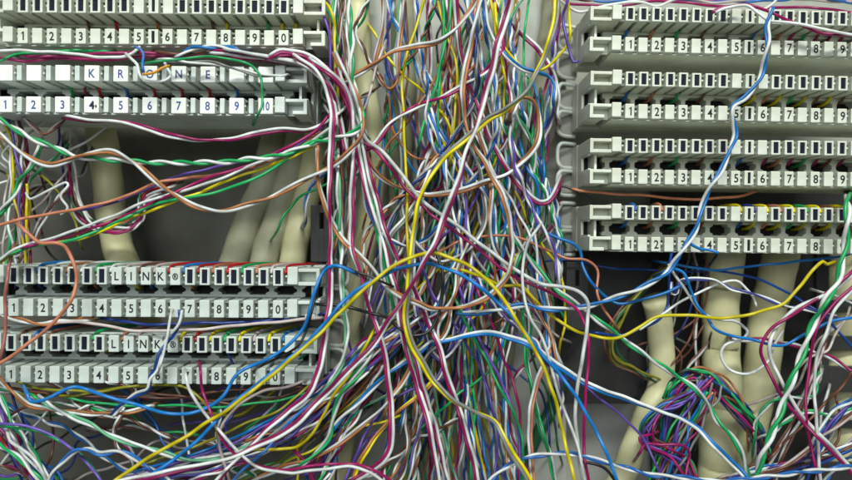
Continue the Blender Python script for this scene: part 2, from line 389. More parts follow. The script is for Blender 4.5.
cable('olive cream cable in the left opening, rightmost of its three', 13, 104, '324,80 317,140 309,190 299,230 286,285')
cable('cream cable bending to lower left beside the coiled wire bundle', 12.5, 70, '654,300 658,320 662,350 660,385 647,418 630,455 612,500')
cable('broad cream cable standing right of the coiled wire bundle', 18, 85, '728,220 722,290 721,340 722,390 718,440 716,520')
cable('cream cable leaning left behind the green and white twisted pair', 17, 100, '790,210 775,280 766,330 757,390 748,440 738,520', M_CREAM)
cable('cream cable seen through the slots at the right edge', 19, 150, '846,230 846,300 845,380 845,460 846,540')
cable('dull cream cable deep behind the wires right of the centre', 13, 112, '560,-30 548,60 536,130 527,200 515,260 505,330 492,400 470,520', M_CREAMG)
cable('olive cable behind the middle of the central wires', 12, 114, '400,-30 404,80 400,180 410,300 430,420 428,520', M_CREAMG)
o = cable('dark green cable rising from the bottom edge right of the centre', 6.5, 110, '500,520 520,470 540,430 556,398 566,370')
o.data.materials.clear(); o.data.materials.append(WM['F'])

# ------------------------------------------------------------------ traced wires
MW = 'MW'
T = [
# label, colours, radius, twist pitch, depth, points
('thick bright yellow wire arching from the bottom left over the centre to the bottom right', 'Y', 2.35, 0, -78, '105,490 118,478 150,457 200,428 250,393 280,368 310,343 340,313 375,280 400,262 425,254 441,255 470,267 500,294 520,325 540,360 550,385 560,420 572,470 580,500'),
('thick bright blue wire arching just under the big yellow one', 'A', 2.3, 0, -70, '125,490 157,471 180,455 206,431 230,407 267,376 300,350 326,321 350,296 375,279 400,268 425,264 441,267 470,280 500,305 525,332 545,358 560,375 580,402 600,440 617,480 625,505'),
('frontmost magenta and white pair slanting from the top centre to the lower left', MW, 2.15, 420, -86, '513,-12 510,5 503,27 495,54 487,89 477,125 468,147 457,183 436,240 420,270 393,315 370,348 345,374 312,408 295,425 272,438 223,460 160,474 90,488'),
('yellow and grey pair sweeping from top right of the centre down to the bottom', 'YE', 2.2, 420, -58, '558,-12 556,12 550,38 540,66 524,95 505,110 487,120 465,139 446,155 434,172 424,190 417,210 412,250 408,290 406,318 411,340 425,368 438,386 457,403 478,414 495,422 503,435 512,452 530,482 540,500'),
('magenta wire crossing the middle and bending down beside a thick white one', 'M', 2.0, 0, -40, '352,118 361,140 378,153 390,168 405,188 425,208 445,224 465,239 490,259 515,277 540,288 562,298 577,309 585,326 588,345 587,380 585,411 584,449 590,490'),
('thick white wire bending down right of the centre beside a magenta one', 'W', 2.4, 0, -46, '357,118 366,140 382,151 395,166 409,185 428,205 448,219 468,234 492,253 516,270 540,284 559,286 577,291 587,302 588,318 585,345 579,377 575,417 579,455 586,490'),
('magenta and white pair dropping straight down beside the left strips then out to lower left', MW, 2.0, 420, -62, '300,60 316,70 327,92 332,120 330,174 330,247 330,294 325,340 315,382 305,397 287,412 255,441 220,478 205,495'),
('magenta and white pair falling left of the centre and hooking back at the bottom', MW, 2.0, 420, -50, '312,62 335,78 348,95 354,130 352,188 352,247 359,268 367,300 378,332 384,352 390,391 391,445 384,460 372,469 355,480 340,492'),
('magenta and white pair leaning right from the left bundle towards the bottom centre', MW, 2.0, 300, -44, '340,75 352,110 357,144 364,180 372,210 383,240 389,267 397,294 405,348 416,382 426,415 437,465 443,495'),
('magenta and white pair passing through the centre under the big arcs', MW, 2.0, 420, -40, '350,90 366,160 378,205 390,243 402,266 415,290 425,315 438,345 446,372 457,404 468,440 478,485'),
('white and magenta pair at the bottom centre, lowest of its kind', MW, 2.0, 260, -38, '410,340 418,370 428,405 438,440 450,485'),
('magenta and white pair hooking right towards the brackets of the right strips', MW, 1.9, 420, -10, '455,-12 457,10 459,40 463,65 471,89 481,113 489,136 503,161 514,178 528,194 540,202 548,201 553,195 556,188'),
('green and white twisted pair coming down and looping far left under the KRONE strip', 'GW', 2.0, 46, -54, '346,-12 349,5 351,30 352,60 354,85 361,108 362,121 356,131 337,138 310,144 282,155 245,160 207,162 165,163 125,161 80,157 50,145 25,135 -12,112'),
('green and white pair descending left of the centre', 'GW', 2.1, 90, -36, '352,80 358,120 362,152 372,188 376,215 380,245 384,270 394,305 403,332 414,365 424,400 430,420'),
('copper and white pair sagging across the left opening and rising to the wire bundle', 'OW', 1.9, 110, -60, '-12,126 0,135 15,148 32,159 50,164 65,161 87,154 112,152 130,160 150,176 175,195 197,206 220,211 245,206 277,195 302,181 330,167 350,150 362,134 363,119 357,98 348,78 338,60'),
('salmon orange wire running from the left edge up across the opening', 'S', 2.0, 0, -44, '-10,228 0,225 40,215 87,207 130,195 160,182 185,178 213,175 260,165 290,152 312,138'),
('violet wire crossing the left opening beside the salmon one', 'V', 1.7, 0, -38, '60,212 87,209 110,203 150,188 175,177 213,168 250,160 290,150 318,130'),
('magenta wire sweeping up across the left opening', 'M', 2.0, 0, -48, '25,247 50,241 100,226 150,204 180,190 213,177 260,160 290,146 315,132 328,116'),
('white wire sweeping up across the left opening between magenta and green', 'W', 1.9, 0, -52, '-10,265 0,259 15,249 45,240 80,229 110,217 150,200 213,182 250,166 282,154 310,142 330,128'),
('yellow wire sweeping up across the left opening', 'Y', 1.9, 0, -46, '-10,268 0,262 25,248 45,242 75,240 100,232 130,218 160,207 213,187 240,176 290,158 308,148'),
('green wire sweeping up across the left opening, lowest of its fan', 'G', 1.9, 0, -50, '-10,262 11,254 37,246 62,242 80,238 110,225 140,210 175,200 213,193 250,180 300,152 318,140'),
('thick salmon orange wire looping down over the digits 2 and 3 of the LINK strips', 'S', 2.35, 0, -60, '22,228 27,233 40,242 55,243 66,248 74,262 77,278 73,296 60,315 47,328 37,337 17,352 0,363 -10,368'),
('dusky pink wire hanging down the left edge across both LINK strips', 'Q', 2.1, 0, -52, '12,255 8,275 5,300 6,325 2,350 -6,372'),
('bright blue wire curling over the end of both LINK strips and out left', 'A', 2.2, 0, -64, '352,272 342,267 333,265 324,270 315,289 310,310 303,329 288,345 267,360 244,369 233,378 225,393 213,405 197,412 175,414 150,409 131,403 103,395 84,389 73,388 58,393 43,400 31,401 28,394'),
('black wire shadowing the blue one round the end of the LINK strips', 'K', 1.7, 0, -57, '390,285 370,276 355,272 340,266 328,266 321,276 317,292 312,312 307,330 299,345 280,357 262,366'),
('black wire dipping in a loop through the centre', 'K', 2.1, 0, -46, '320,304 345,306 364,312 386,318 397,327 411,335 426,333 437,321 441,302 442,272 437,255'),
('green and white pair slanting down from the left across the bottom left', 'TW', 1.9, 84, -46, '45,402 51,407 70,416 91,425 112,437 131,443 152,449 180,458 200,459 223,456 245,448 278,433 295,416 316,401 329,384 342,362 346,335 343,300 341,240 337,160'),
('violet wire curving down at the bottom left', 'V', 1.8, 0, -50, '-10,421 0,423 25,426 50,434 70,447 85,462 100,480 108,495'),
('green wire running beside the violet one at the bottom left', 'G', 1.8, 0, -46, '-5,425 10,427 40,432 60,441 80,455 98,476 106,492'),
('white and copper pair running level below the lower LINK strip', 'WO', 1.7, 90, -36, '-10,370 0,380 15,393 30,405 50,409 70,411 95,414 130,412 150,406'),
('white wire bending down in the bottom left corner', 'W', 2.1, 0, -52, '8,434 10,441 20,448 32,457 42,470 52,492'),
('green and white pair in the bottom left corner', 'GW', 1.8, 60, -48, '-10,438 0,445 15,455 30,470 52,492'),
('blue and white pair humped at the bottom left', 'BW', 1.9, 70, -55, '48,490 53,474 62,462 75,452 90,450 100,454 120,451 135,458 147,467 165,478 180,492'),
('white wire dropping from the 7 of the lower LINK strip to the bottom', 'W', 1.9, 0, -66, '187,378 190,390 202,410 223,435 245,458 261,468 291,473 308,471 340,467 353,467 373,475 392,490'),
('magenta wire dropping beside the white one from the lower LINK strip', 'M', 1.8, 0, -60, '201,372 203,392 211,414 223,441 238,457 255,464 290,470 312,466 340,464 356,464 378,472 400,488'),
('blue and white twisted pair hanging over all right strips then swinging left', 'AW', 2.0, 72, -28, '772,8 767,26 768,43 764,62 758,81 745,97 733,108 734,123 736,134 731,146 726,161 718,177 707,194 701,208 695,230 686,245 675,262 667,272 650,283 625,295 593,305 561,309 540,308 522,305 484,312 457,314'),
('short blue wire kinking right from the 3 of the lowest right strip', 'A', 1.9, 0, -22, '684,250 688,243 694,246 701,249 711,250 719,253'),
('blue wire snaking down from the lowest right strip and out to the right edge', 'A', 1.9, 0, -14, '664,272 671,269 684,274 692,291 698,306 707,317 714,328 727,335 752,340 771,345 787,344 808,333 829,322 852,317 864,316'),
('blue wire looping under the end bracket of the lowest right strip', 'A', 2.0, 0, -12, '522,150 528,170 536,182 538,215 543,230 557,238 572,243 580,251 583,266 591,283 603,295 620,303 641,300 667,292 680,286'),
('yellow wire running right below the lowest right strip, tip kinking up', 'Y', 2.1, 0, -24, '440,272 460,270 480,276 500,285 520,286 534,298 550,314 575,331 591,336 616,338 640,326 658,317 688,316 720,318 740,316 758,312 783,304 800,287 812,271 822,262 826,265 835,262'),
('white wire rising right and ending in a bent tail above the broad cream cable', 'W', 1.6, 0, 2, '640,330 665,312 692,295 717,285 737,281 748,290 754,298 756,307'),
('white and pale blue pair kinked below the lowest right strip', 'WI', 1.35, 70, -4, '672,282 673,293 677,292 679,281 688,279 700,279 717,281 733,289 758,296 783,305 808,310 836,316'),
('white wire wandering in an S over the broad cream cable', 'W', 1.8, 0, -8, '668,264 678,280 688,293 701,312 721,320 737,322 747,330 742,338 725,345 721,356 730,369 749,374 768,362 774,346 782,330'),
('thick green and white twisted pair slanting down the lower right', 'GW', 2.5, 58, -40, '848,205 846,240 842,264 837,283 823,304 811,330 803,352 796,371 786,396 774,427 761,461 752,490'),
('magenta wire bowing left then sweeping to the bottom right corner', 'M', 2.1, 0, -34, '865,258 852,272 831,289 805,306 786,319 769,331 761,349 768,368 783,399 808,427 843,464 862,486'),
('thick white wire bowing beside the magenta one towards the bottom right corner', 'W', 2.4, 0, -30, '865,266 852,277 827,294 805,303 790,313 777,328 769,345 771,360 787,392 806,420 836,452 862,478'),
('magenta wire falling straight down the lower right', 'M', 1.9, 0, -24, '865,277 852,287 831,306 820,323 813,345 806,392 808,433 821,485'),
('white wire falling straight down the lower right', 'W', 2.0, 0, -27, '865,283 852,291 836,308 827,330 817,357 815,390 816,424 822,490'),
('green and white pair running from the centre down to the coiled bundle', 'GW', 1.9, 76, -18, '512,235 528,258 540,272 559,291 574,302 596,319 611,329 635,349 663,367 685,381 703,397 718,421 736,442 750,482'),
('blue and white pair sweeping right from the centre in front of the leaning cream cable', 'AW', 2.1, 400, -34, '438,343 465,336 484,333 511,338 533,346 546,357 560,367 591,386 638,403 679,418 697,428 712,443 730,461 752,484'),
('thin violet wire slanting across the lower right of the centre', 'V', 1.6, 0, -26, '520,338 540,358 556,371 587,389 618,413 643,439 660,474 668,492'),
('blue and white twisted pair lying level along the bottom right', 'BW', 1.8, 56, -50, '484,490 495,475 511,464 533,456 560,454 587,457 618,466 649,474 674,477 720,481 754,478 800,473 852,466 865,465'),
('black wire poking out at the bottom right of the centre', 'K', 2.0, 0, -30, '582,462 594,464 606,469 616,482'),
('long white wire hanging from the centre right to the bottom', 'W', 1.9, 0, -54, '536,232 528,244 523,265 523,289 530,318 540,335 548,353 553,375 561,400 576,442 586,485'),
('white and salmon pair hanging straight to the bottom right of the centre', 'WS', 1.8, 500, -30, '549,352 543,367 536,385 531,410 530,447 534,490'),
('green wire bowing down right of the centre', 'G', 1.8, 0, -22, '455,300 470,330 486,360 498,385 513,410 521,435 523,460 521,490'),
('violet wire bowing down beside the green one right of the centre', 'V', 1.9, 0, -18, '460,290 472,325 490,358 502,383 511,405 518,430 520,460 519,490'),
('magenta wire bowing down right of the centre', 'M', 1.8, 0, -12, '478,290 492,325 503,358 513,380 519,405 520,430 519,460 517,490'),
('magenta wire arching over the top edge of the topmost right strip', 'M', 1.9, 0, -16, '712,13 717,9 729,6 748,5 767,11 782,18 805,26 823,33 852,36 866,37'),
('white wire arching beside the magenta one over the topmost right strip', 'W', 1.9, 0, -22, '716,13 724,9 746,6 758,13 769,20 782,22 805,25 823,29 852,34 866,36'),
('white wire drooping into the top left corner of the topmost right strip', 'W', 1.8, 0, 14, '552,-8 566,4 579,11 596,8 615,4 640,2 658,6 680,-2'),
('magenta wire along the top edge above the topmost right strip', 'M', 1.8, 0, 20, '548,-6 570,3 587,5 615,6 650,2 690,3 720,6'),
('magenta wire lying level over the right half of the topmost right strip', 'M', 1.8, 0, 10, '755,10 767,8 786,7 823,9 852,12 866,13'),
('white wire leaving the top edge above the 6 of the topmost right strip', 'W', 1.7, 0, 6, '780,-10 776,1 766,8 758,10'),
('blue and white pair crossing right in the upper centre and hooking down', 'AW', 1.8, 140, -20, '482,-12 485,14 488,28 498,46 508,58 522,68 538,73 549,76 555,85 554,100'),
('copper brown and white pair arching at upper right of the centre then left', 'OW', 2.0, 180, -24, '512,112 519,100 530,99 537,107 540,127 537,142 527,158 508,173 484,182 457,192 430,195 413,191 394,185 378,174 364,155 356,140'),
('copper brown and white pair rising from the left bundle to the top centre', 'OW', 1.9, 170, -32, '348,80 357,75 377,62 395,50 415,46 435,43 452,32 467,15 478,-4 482,-14'),
('copper and white pair looping down the centre and up to the slotted rail', 'WO', 1.95, 210, -48, '482,-12 480,0 475,22 469,51 464,79 464,108 467,130 473,144 484,160 495,182 503,198 510,223 513,250 508,275 495,291 479,301 454,308 430,309 418,304 399,295 386,286 375,272 361,256 344,240 329,217 319,185 317,150'),
('salmon orange wire arching level across the centre to the lowest right bracket', 'S', 1.7, 0, -14, '436,254 444,249 465,239 495,236 517,238 546,249 565,258 586,260 598,270 596,291 603,308 613,323'),
('copper and white pair with a curl in the upper left of the centre', 'OP', 1.7, 190, -8, '383,-12 382,27 376,60 377,74 383,84 391,89 398,80 398,54 402,20 404,-10'),
('pinkish white wire leaning left in the upper left of the centre', 'P', 1.6, 0, -12, '382,52 375,72 367,103 358,118'),
('thin yellow wire running down the upper left of the centre', 'Y', 1.8, 0, -16, '428,-12 415,30 407,55 402,80 402,100 404,120 406,170 407,220 409,262'),
('thin yellow wire in the upper middle of the central bundle', 'Y', 1.7, 0, -6, '440,10 446,35 457,65 456,95 454,130 450,160'),
('green wire slanting left at the top of the central bundle', 'G', 1.8, 0, -12, '451,-12 448,30 441,62 435,89 428,110 420,140'),
('bright green wire beside the violet at the top of the central bundle', 'G', 1.7, 0, -8, '442,-12 444,40 439,80 438,120 436,170'),
('violet wire hanging over the bracket of the topmost right strip', 'V', 1.9, 0, -8, '570,-12 567,2 563,15 566,34 571,54 573,62 578,61'),
('violet wire beside the end of the topmost left strip', 'V', 1.7, 0, -20, '316,-4 323,14 330,40 331,66 333,90'),
('yellow wire hooking over the end of the topmost left strip', 'Y', 1.8, 0, -26, '312,-2 321,0 330,8 335,27 335,68 338,95'),
('green wire beside the end of the topmost left strip', 'G', 1.6, 0, -16, '326,6 336,30 338,60 336,85'),
('pinkish brown pair hanging at the top left of the bundle', 'PN', 1.6, 90, -14, '343,-12 341,20 337,50 338,80 345,110'),
('green and white pair running down the right side of the central bundle', 'GW', 1.8, 64, 0, '510,100 518,118 526,132 534,148 533,174 534,199 531,228 522,250 512,275'),
('dark green wire hanging straight beside the right brackets', 'F', 1.9, 0, 8, '541,100 543,136 546,174 547,201 545,228 538,246 528,262'),
('blue and white pair hanging right of the centre', 'AW', 1.7, 120, -14, '534,238 538,255 540,286 546,318 549,348 556,372'),
('copper and white pair curling beside the centre', 'OW', 1.6, 120, -32, '466,248 458,268 456,285 453,300 450,319 446,332 440,340 438,328 444,316'),
('blue and white pair running lower left from the pinch of the bundle', 'AW', 1.9, 130, -34, '428,345 412,358 402,364 380,380 359,401 334,428'),
('olive yellow wire running lower left from the pinch', 'L', 1.6, 0, -26, '420,345 395,367 378,381 342,411 330,421'),
('dark brown and copper pair running lower left', 'ON', 1.6, 80, -22, '398,340 375,370 355,393 337,414 325,428'),
('green and white pair dropping over the tall cream cable', 'GW', 1.9, 74, -40, '384,325 372,350 359,374 342,393 333,418 329,439 316,453 300,466'),
('yellow wire bending left above the bottom edge', 'Y', 2.0, 0, -46, '372,335 358,358 345,380 332,399 321,420 312,434 297,447 283,449 259,450 240,449'),
('copper and white pair running down to the bottom left of the centre', 'OW', 1.7, 140, -38, '412,366 400,386 386,404 375,415 356,431 334,447 310,460 280,468 250,482 240,492'),
('violet wire running down over the tall cream cable', 'V', 1.8, 0, -30, '435,382 410,391 394,398 380,412 367,431 358,450 350,468 342,490'),
('yellow and orange pair running down to the bottom left of the centre', 'YO', 1.7, 240, -33, '430,384 418,396 394,415 375,437 364,455 357,470 350,490'),
('blue wire beside the magenta and white pair at lower left', 'B', 1.9, 0, -60, '352,362 330,392 305,408 285,428 265,450 236,478 228,490'),
('violet wire running far left behind the big yellow one', 'V', 1.9, 0, -42, '352,352 320,385 285,414 240,440 200,455 160,468 120,480'),
('bright blue wire running far left under the big yellow one', 'A', 1.9, 0, -38, '340,372 310,392 270,420 230,440 185,457 140,470'),
('dark green wire slanting lower left', 'F', 1.5, 0, -18, '408,386 385,397 360,409 333,421'),
('olive yellow wire slanting up under the lower LINK strip', 'L', 1.7, 0, -42, '150,462 160,458 181,452 213,439 245,424 276,412 295,397 306,388'),
('deep blue and white twisted pair hanging across the lower LINK strip', 'UW', 1.9, 64, -52, '180,310 179,323 172,335 162,350 156,370 150,378 148,389 135,395 122,405 112,415'),
('white wire hanging over the K of the lower LINK strip', 'W', 1.7, 0, -56, '171,316 168,328 166,340 163,356 160,366'),
('pinkish white wire lying level between the two LINK strips', 'P', 2.0, 0, -34, '60,322 81,322 113,327 140,331 173,331 220,327 267,323 290,321 318,318'),
('navy blue wire lying level between the two LINK strips', 'D', 2.0, 0, -26, '110,320 150,324 200,323 250,322 300,319 325,312'),
('copper and white pair in the gap between the LINK strips at the left edge', 'OW', 1.8, 60, -28, '-10,312 5,316 22,320 45,324 68,321 90,319'),
('green wire lying level below the lower LINK strip', 'G', 1.6, 0, -20, '70,398 90,402 120,405 180,406 220,407 250,404 290,398 330,384 345,372'),
('olive yellow wire lying level below the lower LINK strip', 'L', 1.8, 0, -24, '18,382 35,388 60,390 100,391 140,386 180,386 198,396 212,414 218,436'),
('yellow wire lying under the left end of the lower LINK strip', 'L', 1.8, 0, -16, '20,394 45,395 70,396 110,389 160,385'),
('dark brown wire lying level below the lower LINK strip', 'N', 1.8, 0, -14, '10,388 60,395 110,396 170,398 230,390 300,388'),
('brown wire lying level under the digits 8 to 0 of the lower LINK strip', 'N', 1.8, 0, -12, '150,393 200,399 245,404 290,394 330,376'),
('pinkish white wire curving from the 0 of the lower LINK strip to the bottom', 'P', 1.9, 0, -46, '300,383 285,388 263,391 245,400 232,412 223,425 219,440 223,458 232,490'),
('blue wire stretched right under the lowest right strip', 'A', 1.7, 0, 30, '664,262 692,268 720,270 767,264 805,261 837,257 850,254'),
('navy blue wire drooping right under the lowest right strip', 'U', 1.6, 0, 38, '700,268 730,273 758,279 786,291 805,304 823,315 835,328 852,347 862,360'),
('deep blue wire dropping left of the standing cream cables', 'U', 1.7, 0, 8, '672,250 669,272 668,293 667,308 660,319 646,327 620,335 596,333'),
('navy blue wire level in the shade under the lowest right strip', 'U', 1.4, 0, 60, '540,263 570,260 610,268 660,270 700,272'),
('red wire lying in the gap above the lowest right strip', 'S', 1.7, 0, 34, '572,188 582,191 596,193 634,195 671,198 700,199 720,198 739,196 756,191'),
('black wire end beside the third right bracket', 'K', 1.8, 0, 40, '560,190 561,186 568,187 578,192 590,199 596,206'),
('copper and white pair leaving the gap under the KRONE strip digit 4', 'PN', 1.5, 50, -6, '24,118 36,128 44,134 58,126 66,118'),
('magenta and white pair sagging level right below the KRONE strip', MW, 1.9, 260, -32, '70,117 88,120 125,123 150,129 175,136 195,140 225,140 250,135 277,130 307,130 327,122 340,112'),
('white wire looping over the O of the KRONE strip', 'W', 1.8, 0, -66, '133,60 137,64 139,73 143,80 152,82 164,80 171,74 168,68'),
('short orange wire lying over the O of the KRONE strip', 'C', 1.7, 0, -74, '143,74 155,72 162,68 169,66'),
('blue wire end hooking between the upper left strips', 'B', 1.7, 0, -58, '134,47 140,49 144,55 143,66 144,73'),
('blue and white pair humped under the 7 of the topmost left strip', 'AW', 1.7, 40, -34, '180,56 190,50 202,47 220,46 232,48 244,52'),
('grey and white pair lying over the right half of the KRONE strip', 'EW', 1.5, 80, -44, '165,60 185,62 213,63 228,67 242,71 256,75 280,75'),
('green wire dropping over the last two digits of the KRONE strip', 'G', 1.7, 0, -58, '150,62 190,58 213,57 235,60 252,66 260,76 262,92 262,105 258,114'),
('white wire lying level between the upper left strips', 'W', 1.9, 0, -30, '-10,53 0,51 20,50 60,53 100,57 122,57 134,53 138,49'),
('green wire at the left end of the gap between the upper left strips', 'G', 1.9, 0, -22, '-10,65 0,61 15,55 40,52 70,51 110,51'),
('magenta wire lying level between the upper left strips, lower one', 'M', 2.0, 0, -20, '0,59 25,61 60,58 95,60 140,57 180,56 230,58 285,62 315,66 332,78 345,100 352,125'),
('magenta wire lying level between the upper left strips, upper one', 'M', 2.0, 0, -26, '30,56 70,56 105,53 128,53 160,54 215,54 260,57 300,56 325,66 343,84 354,108 360,135'),
('dark brown wire lying between the upper left strips', 'N', 1.8, 0, -28, '160,52 185,54 215,53 240,53 265,56 300,64 322,80'),
('magenta and white pair arching thickly over the end of the KRONE strip', MW, 2.0, 420, -42, '272,56 280,51 290,52 305,55 322,66 338,82 348,97 354,118 355,140'),
('white and magenta pair arching over the end of the KRONE strip, inner one', MW, 1.9, 420, -34, '215,52 245,55 270,58 300,65 318,73 330,85 337,100 340,122 345,150'),
('white pair bowing round the end of the KRONE strip', 'WW', 1.9, 0, -38, '230,50 262,55 290,61 312,70 326,84 333,104 336,124'),
('green and white pair hanging in the top left column at the left edge', 'GW', 1.9, 60, -30, '38,150 32,165 22,178 15,195 2,210 -10,222'),
('white wire folded in a zigzag in the left opening', 'W', 1.6, 0, 10, '26,192 30,199 50,190 67,183 69,186 61,196 68,207 60,214'),
('yellow wire stub hanging in the left opening', 'Y', 1.8, 0, 14, '26,184 27,200 27,230 28,250'),
('violet and blue pair at the lower right edge', 'VU', 1.8, 160, -8, '866,398 852,405 833,422 820,445 808,478'),
('blue and white pair bending down at the lower right edge', 'BW', 1.8, 120, -14, '866,396 852,401 833,411 821,428 810,450'),
('dark brown and pinkish pair curving along the bottom right', 'NP', 1.7, 120, -18, '866,406 845,420 822,437 798,458 776,469 745,480'),
('pinkish brown pair slanting down behind the green and white twisted pair', 'PN', 1.7, 110, 2, '822,350 808,385 795,415 780,445 762,475'),
('white and brown pair slanting down at the lower right', 'WN', 1.7, 90, 8, '826,340 812,380 800,420 785,450 772,488'),
('copper brown wire curving off the coiled bundle at lower right', 'O', 1.5, 0, 20, '702,372 722,376 738,392 746,412 748,440'),
('white wire slanting right at the far right above the slotted frame', 'W', 1.6, 0, -4, '822,292 836,296 852,304 866,310'),
('magenta wire curled over the tall cream cable at the bottom', 'M', 2.1, 0, -26, '298,454 304,460 316,463 322,459 318,454 310,470 318,490'),
]
KEEP = ('arching over the top edge of the topmost', 'arching beside the magenta', 'short', 'bent tail', 'kinking', 'kinked', 'kinking up', 'bracket of the topmost', 'black wire poking', 'blue wire end', 'blue and white twisted pair hanging', 'red wire lying', 'wandering in an S', 'zigzag', 'stub')
for t in T: wire(*t, dive=not any(k in t[0] for k in KEEP))

# ------------------------------------------------------------------ coiled bundle and small bundles
def bundle(label_fmt, path, n, spread, d, cols, r, group, ds=10, jit=1.2, dive=True):
    path = [tuple(float(v) for v in q.split(',')) for q in path.split()]
    for i in range(n):
        a = random.uniform(0, 6.28); q = math.sqrt(random.random())*spread
        pts = []
        for j, (x, y) in enumerate(path):
            a += random.uniform(-.5, .7)
            pts.append((x+q*math.cos(a), y+q*math.sin(a)*.8))
        cc = cols[i % len(cols)]
        wire(label_fmt.format(' and '.join(CN[c] for c in dict.fromkeys(cc))), cc, r, 60 if len(cc) > 1 else 0, d+random.uniform(-ds, ds), pts, group, jit, dive=dive)
bundle('{} wire in the coiled bundle between the cream cables', '672,402 678,385 692,376 710,380 726,396 740,412 754,428 764,450 772,490', 18, 9, 18, ['V', 'G', 'O', 'N', 'V', 'W', 'M', 'U', 'K', 'G', 'N', 'E', 'S', 'W', 'V', 'N'], 1.7, 'wires arching out of the coiled bundle', dive=False)
bundle('{} wire knotted left of the broad cream cable', '706,380 696,392 682,402 664,410 650,424 648,442 664,452 682,462 694,486', 16, 9, 4, ['M', 'B', 'N', 'V', 'G', 'N', 'A', 'V', 'S', 'K', 'F'], 1.7, 'knotted wires left of the broad cable', dive=False)
bundle('{} wire hanging down inside the knot of coiled wires', '708,384 704,398 694,414 686,430 676,446 664,470 660,490', 15, 14, 6, ['N', 'G', 'E', 'A', 'V', 'E', 'F', 'M', 'S'], 1.6, 'wires hanging inside the knot', dive=False)
bundle('{} wire in the outer arch over the coiled bundle', '662,440 668,408 678,384 694,372 712,375 728,390 744,408', 6, 5, 26, ['V', 'I', 'G', 'U', 'V', 'O'], 1.7, 'outer arch over the coiled bundle', dive=True)
wire('magenta wire folded in a rectangle at the bottom of the knotted coil', 'M', 1.8, 0, -18, '640,452 646,444 660,445 684,446 690,453 687,470 684,488')
wire('magenta wire curled at the left side of the knotted coil', 'M', 1.8, 0, -14, '650,434 640,438 643,446 652,449 668,456 686,478')
bundle('{} wire in the curved loom inside the left opening', '68,150 72,185 80,210 98,226 122,228 140,218 146,196 170,186', 10, 7, 55, ['M', 'W', 'D', 'F', 'W', 'N', 'M', 'R', 'W', 'K'], 1.6, 'curved loom in the left opening')
bundle('{} wire drooping from the lowest right strip into the shade', '668,258 650,276 628,300 608,328 612,352 630,366 650,376', 7, 9, 60, ['L', 'L', 'N', 'L', 'F', 'N', 'L'], 1.5, 'drooping wires in the shade below the right strips')
bundle('{} wire crowding down the left edge beside the opening', '8,108 14,140 16,175 12,210 16,250 10,280', 8, 16, 20, ['WN', 'G', 'OW', 'M', 'W', 'V', 'Y', 'PN'], 1.6, 'wires down the left edge')
bundle('{} wire jumbled in the bottom left corner', '-6,400 8,425 22,445 34,465 50,492', 9, 18, -20, ['M', 'W', 'GW', 'N', 'R', 'V', 'W', 'M', 'BW'], 1.6, 'jumbled wires in the bottom left corner')
bundle('{} wire in the lower left fan beneath the big yellow arc', '405,325 372,352 340,386 300,420 255,446 205,466 140,486', 20, 15, -22, ['B', 'GW', 'V', 'Y', 'MW', 'D', 'G', 'OW', 'W', 'U', 'MW', 'N', 'BW', 'V', 'W', 'TW', 'L', 'A', 'MW', 'I'], 1.7, 'lower left fan of wires', ds=16)
bundle('{} wire running steeply to the bottom beside the tall cream cable', '398,330 378,366 358,404 340,440 318,488', 8, 14, -18, ['GW', 'N', 'BW', 'O', 'MW', 'F', 'V', 'WN'], 1.7, 'steep wires beside the tall cream cable')
bundle('{} wire jumbled in the bottom right corner', '866,440 835,455 800,464 765,472 730,485', 7, 13, 6, ['V', 'N', 'BW', 'MW', 'U', 'PN', 'V'], 1.6, 'jumbled wires in the bottom right corner')
bundle('{} wire crowded above the topmost right strip', '545,-8 600,-4 660,-7 720,-2 780,-6 866,-2', 7, 7, 40, ['M', 'W', 'M', 'B', 'P', 'M', 'W'], 1.7, 'wires above the topmost right strip')
bundle('{} wire packed into the gap beside the upper left strips', '340,-10 338,30 341,70 344,110 340,150 344,200 338,250', 9, 9, 0, ['M', 'PN', 'G', 'O', 'W', 'B', 'OW', 'GW', 'K'], 1.6, 'wires beside the ends of the upper left strips', ds=14)

def scatter(label, n, region, cols, r, d, group, ang, seed):
    random.seed(seed)
    x0, x1, y0, y1 = region
    for i in range(n):
        cx, cy = random.uniform(x0, x1), random.uniform(y0, y1); a = math.radians(random.gauss(*ang)); L = random.uniform(40, 95)
        bx, by = random.uniform(-26, 26), random.uniform(-22, 22)
        dx, dy = math.cos(a)*L, -math.sin(a)*L
        pts = [(cx-dx, cy-dy), (cx-dx*.5+bx*.8, cy-dy*.5+by*.5), (cx+bx*.2, cy+by*.9), (cx+dx*.5-bx*.5, cy+dy*.5), (cx+dx, cy+dy)]
        cc = random.choice(cols)
        wire(label.format(' and '.join(CN[c] for c in dict.fromkeys(cc))), cc, r, random.uniform(36, 80) if len(cc) > 1 else 0, random.uniform(*d), pts, group, 1.4, 5, 3.5, 7)
MIX = ['W', 'W', 'BW', 'OW', 'GW', 'MW', 'N', 'V', 'G', 'Y', 'K', 'NW', 'B', 'D', 'P', 'L']
scatter('{} wire straggling below the lower LINK strip', 34, (0, 250, 395, 480), MIX, 1.6, (-20, 70), 'straggling wires at the lower left', (-12, 40), 5)
scatter('{} wire straggling down the left edge beside the opening', 16, (0, 50, 115, 250), MIX, 1.5, (20, 80), 'straggling wires at the left edge', (80, 35), 6)
scatter('{} wire straggling at the lower right corner', 12, (785, 852, 360, 480), MIX[:7]+['NW', 'P', 'V'], 1.6, (-10, 70), 'straggling wires at the lower right', (65, 30), 7)
scatter('{} wire hanging in the shade between the cream cables', 12, (670, 710, 290, 380), ['E', 'N', 'K', 'D', 'E', 'NW'], 1.3, (60, 95), 'shaded wires between the cream cables', (80, 22), 8)
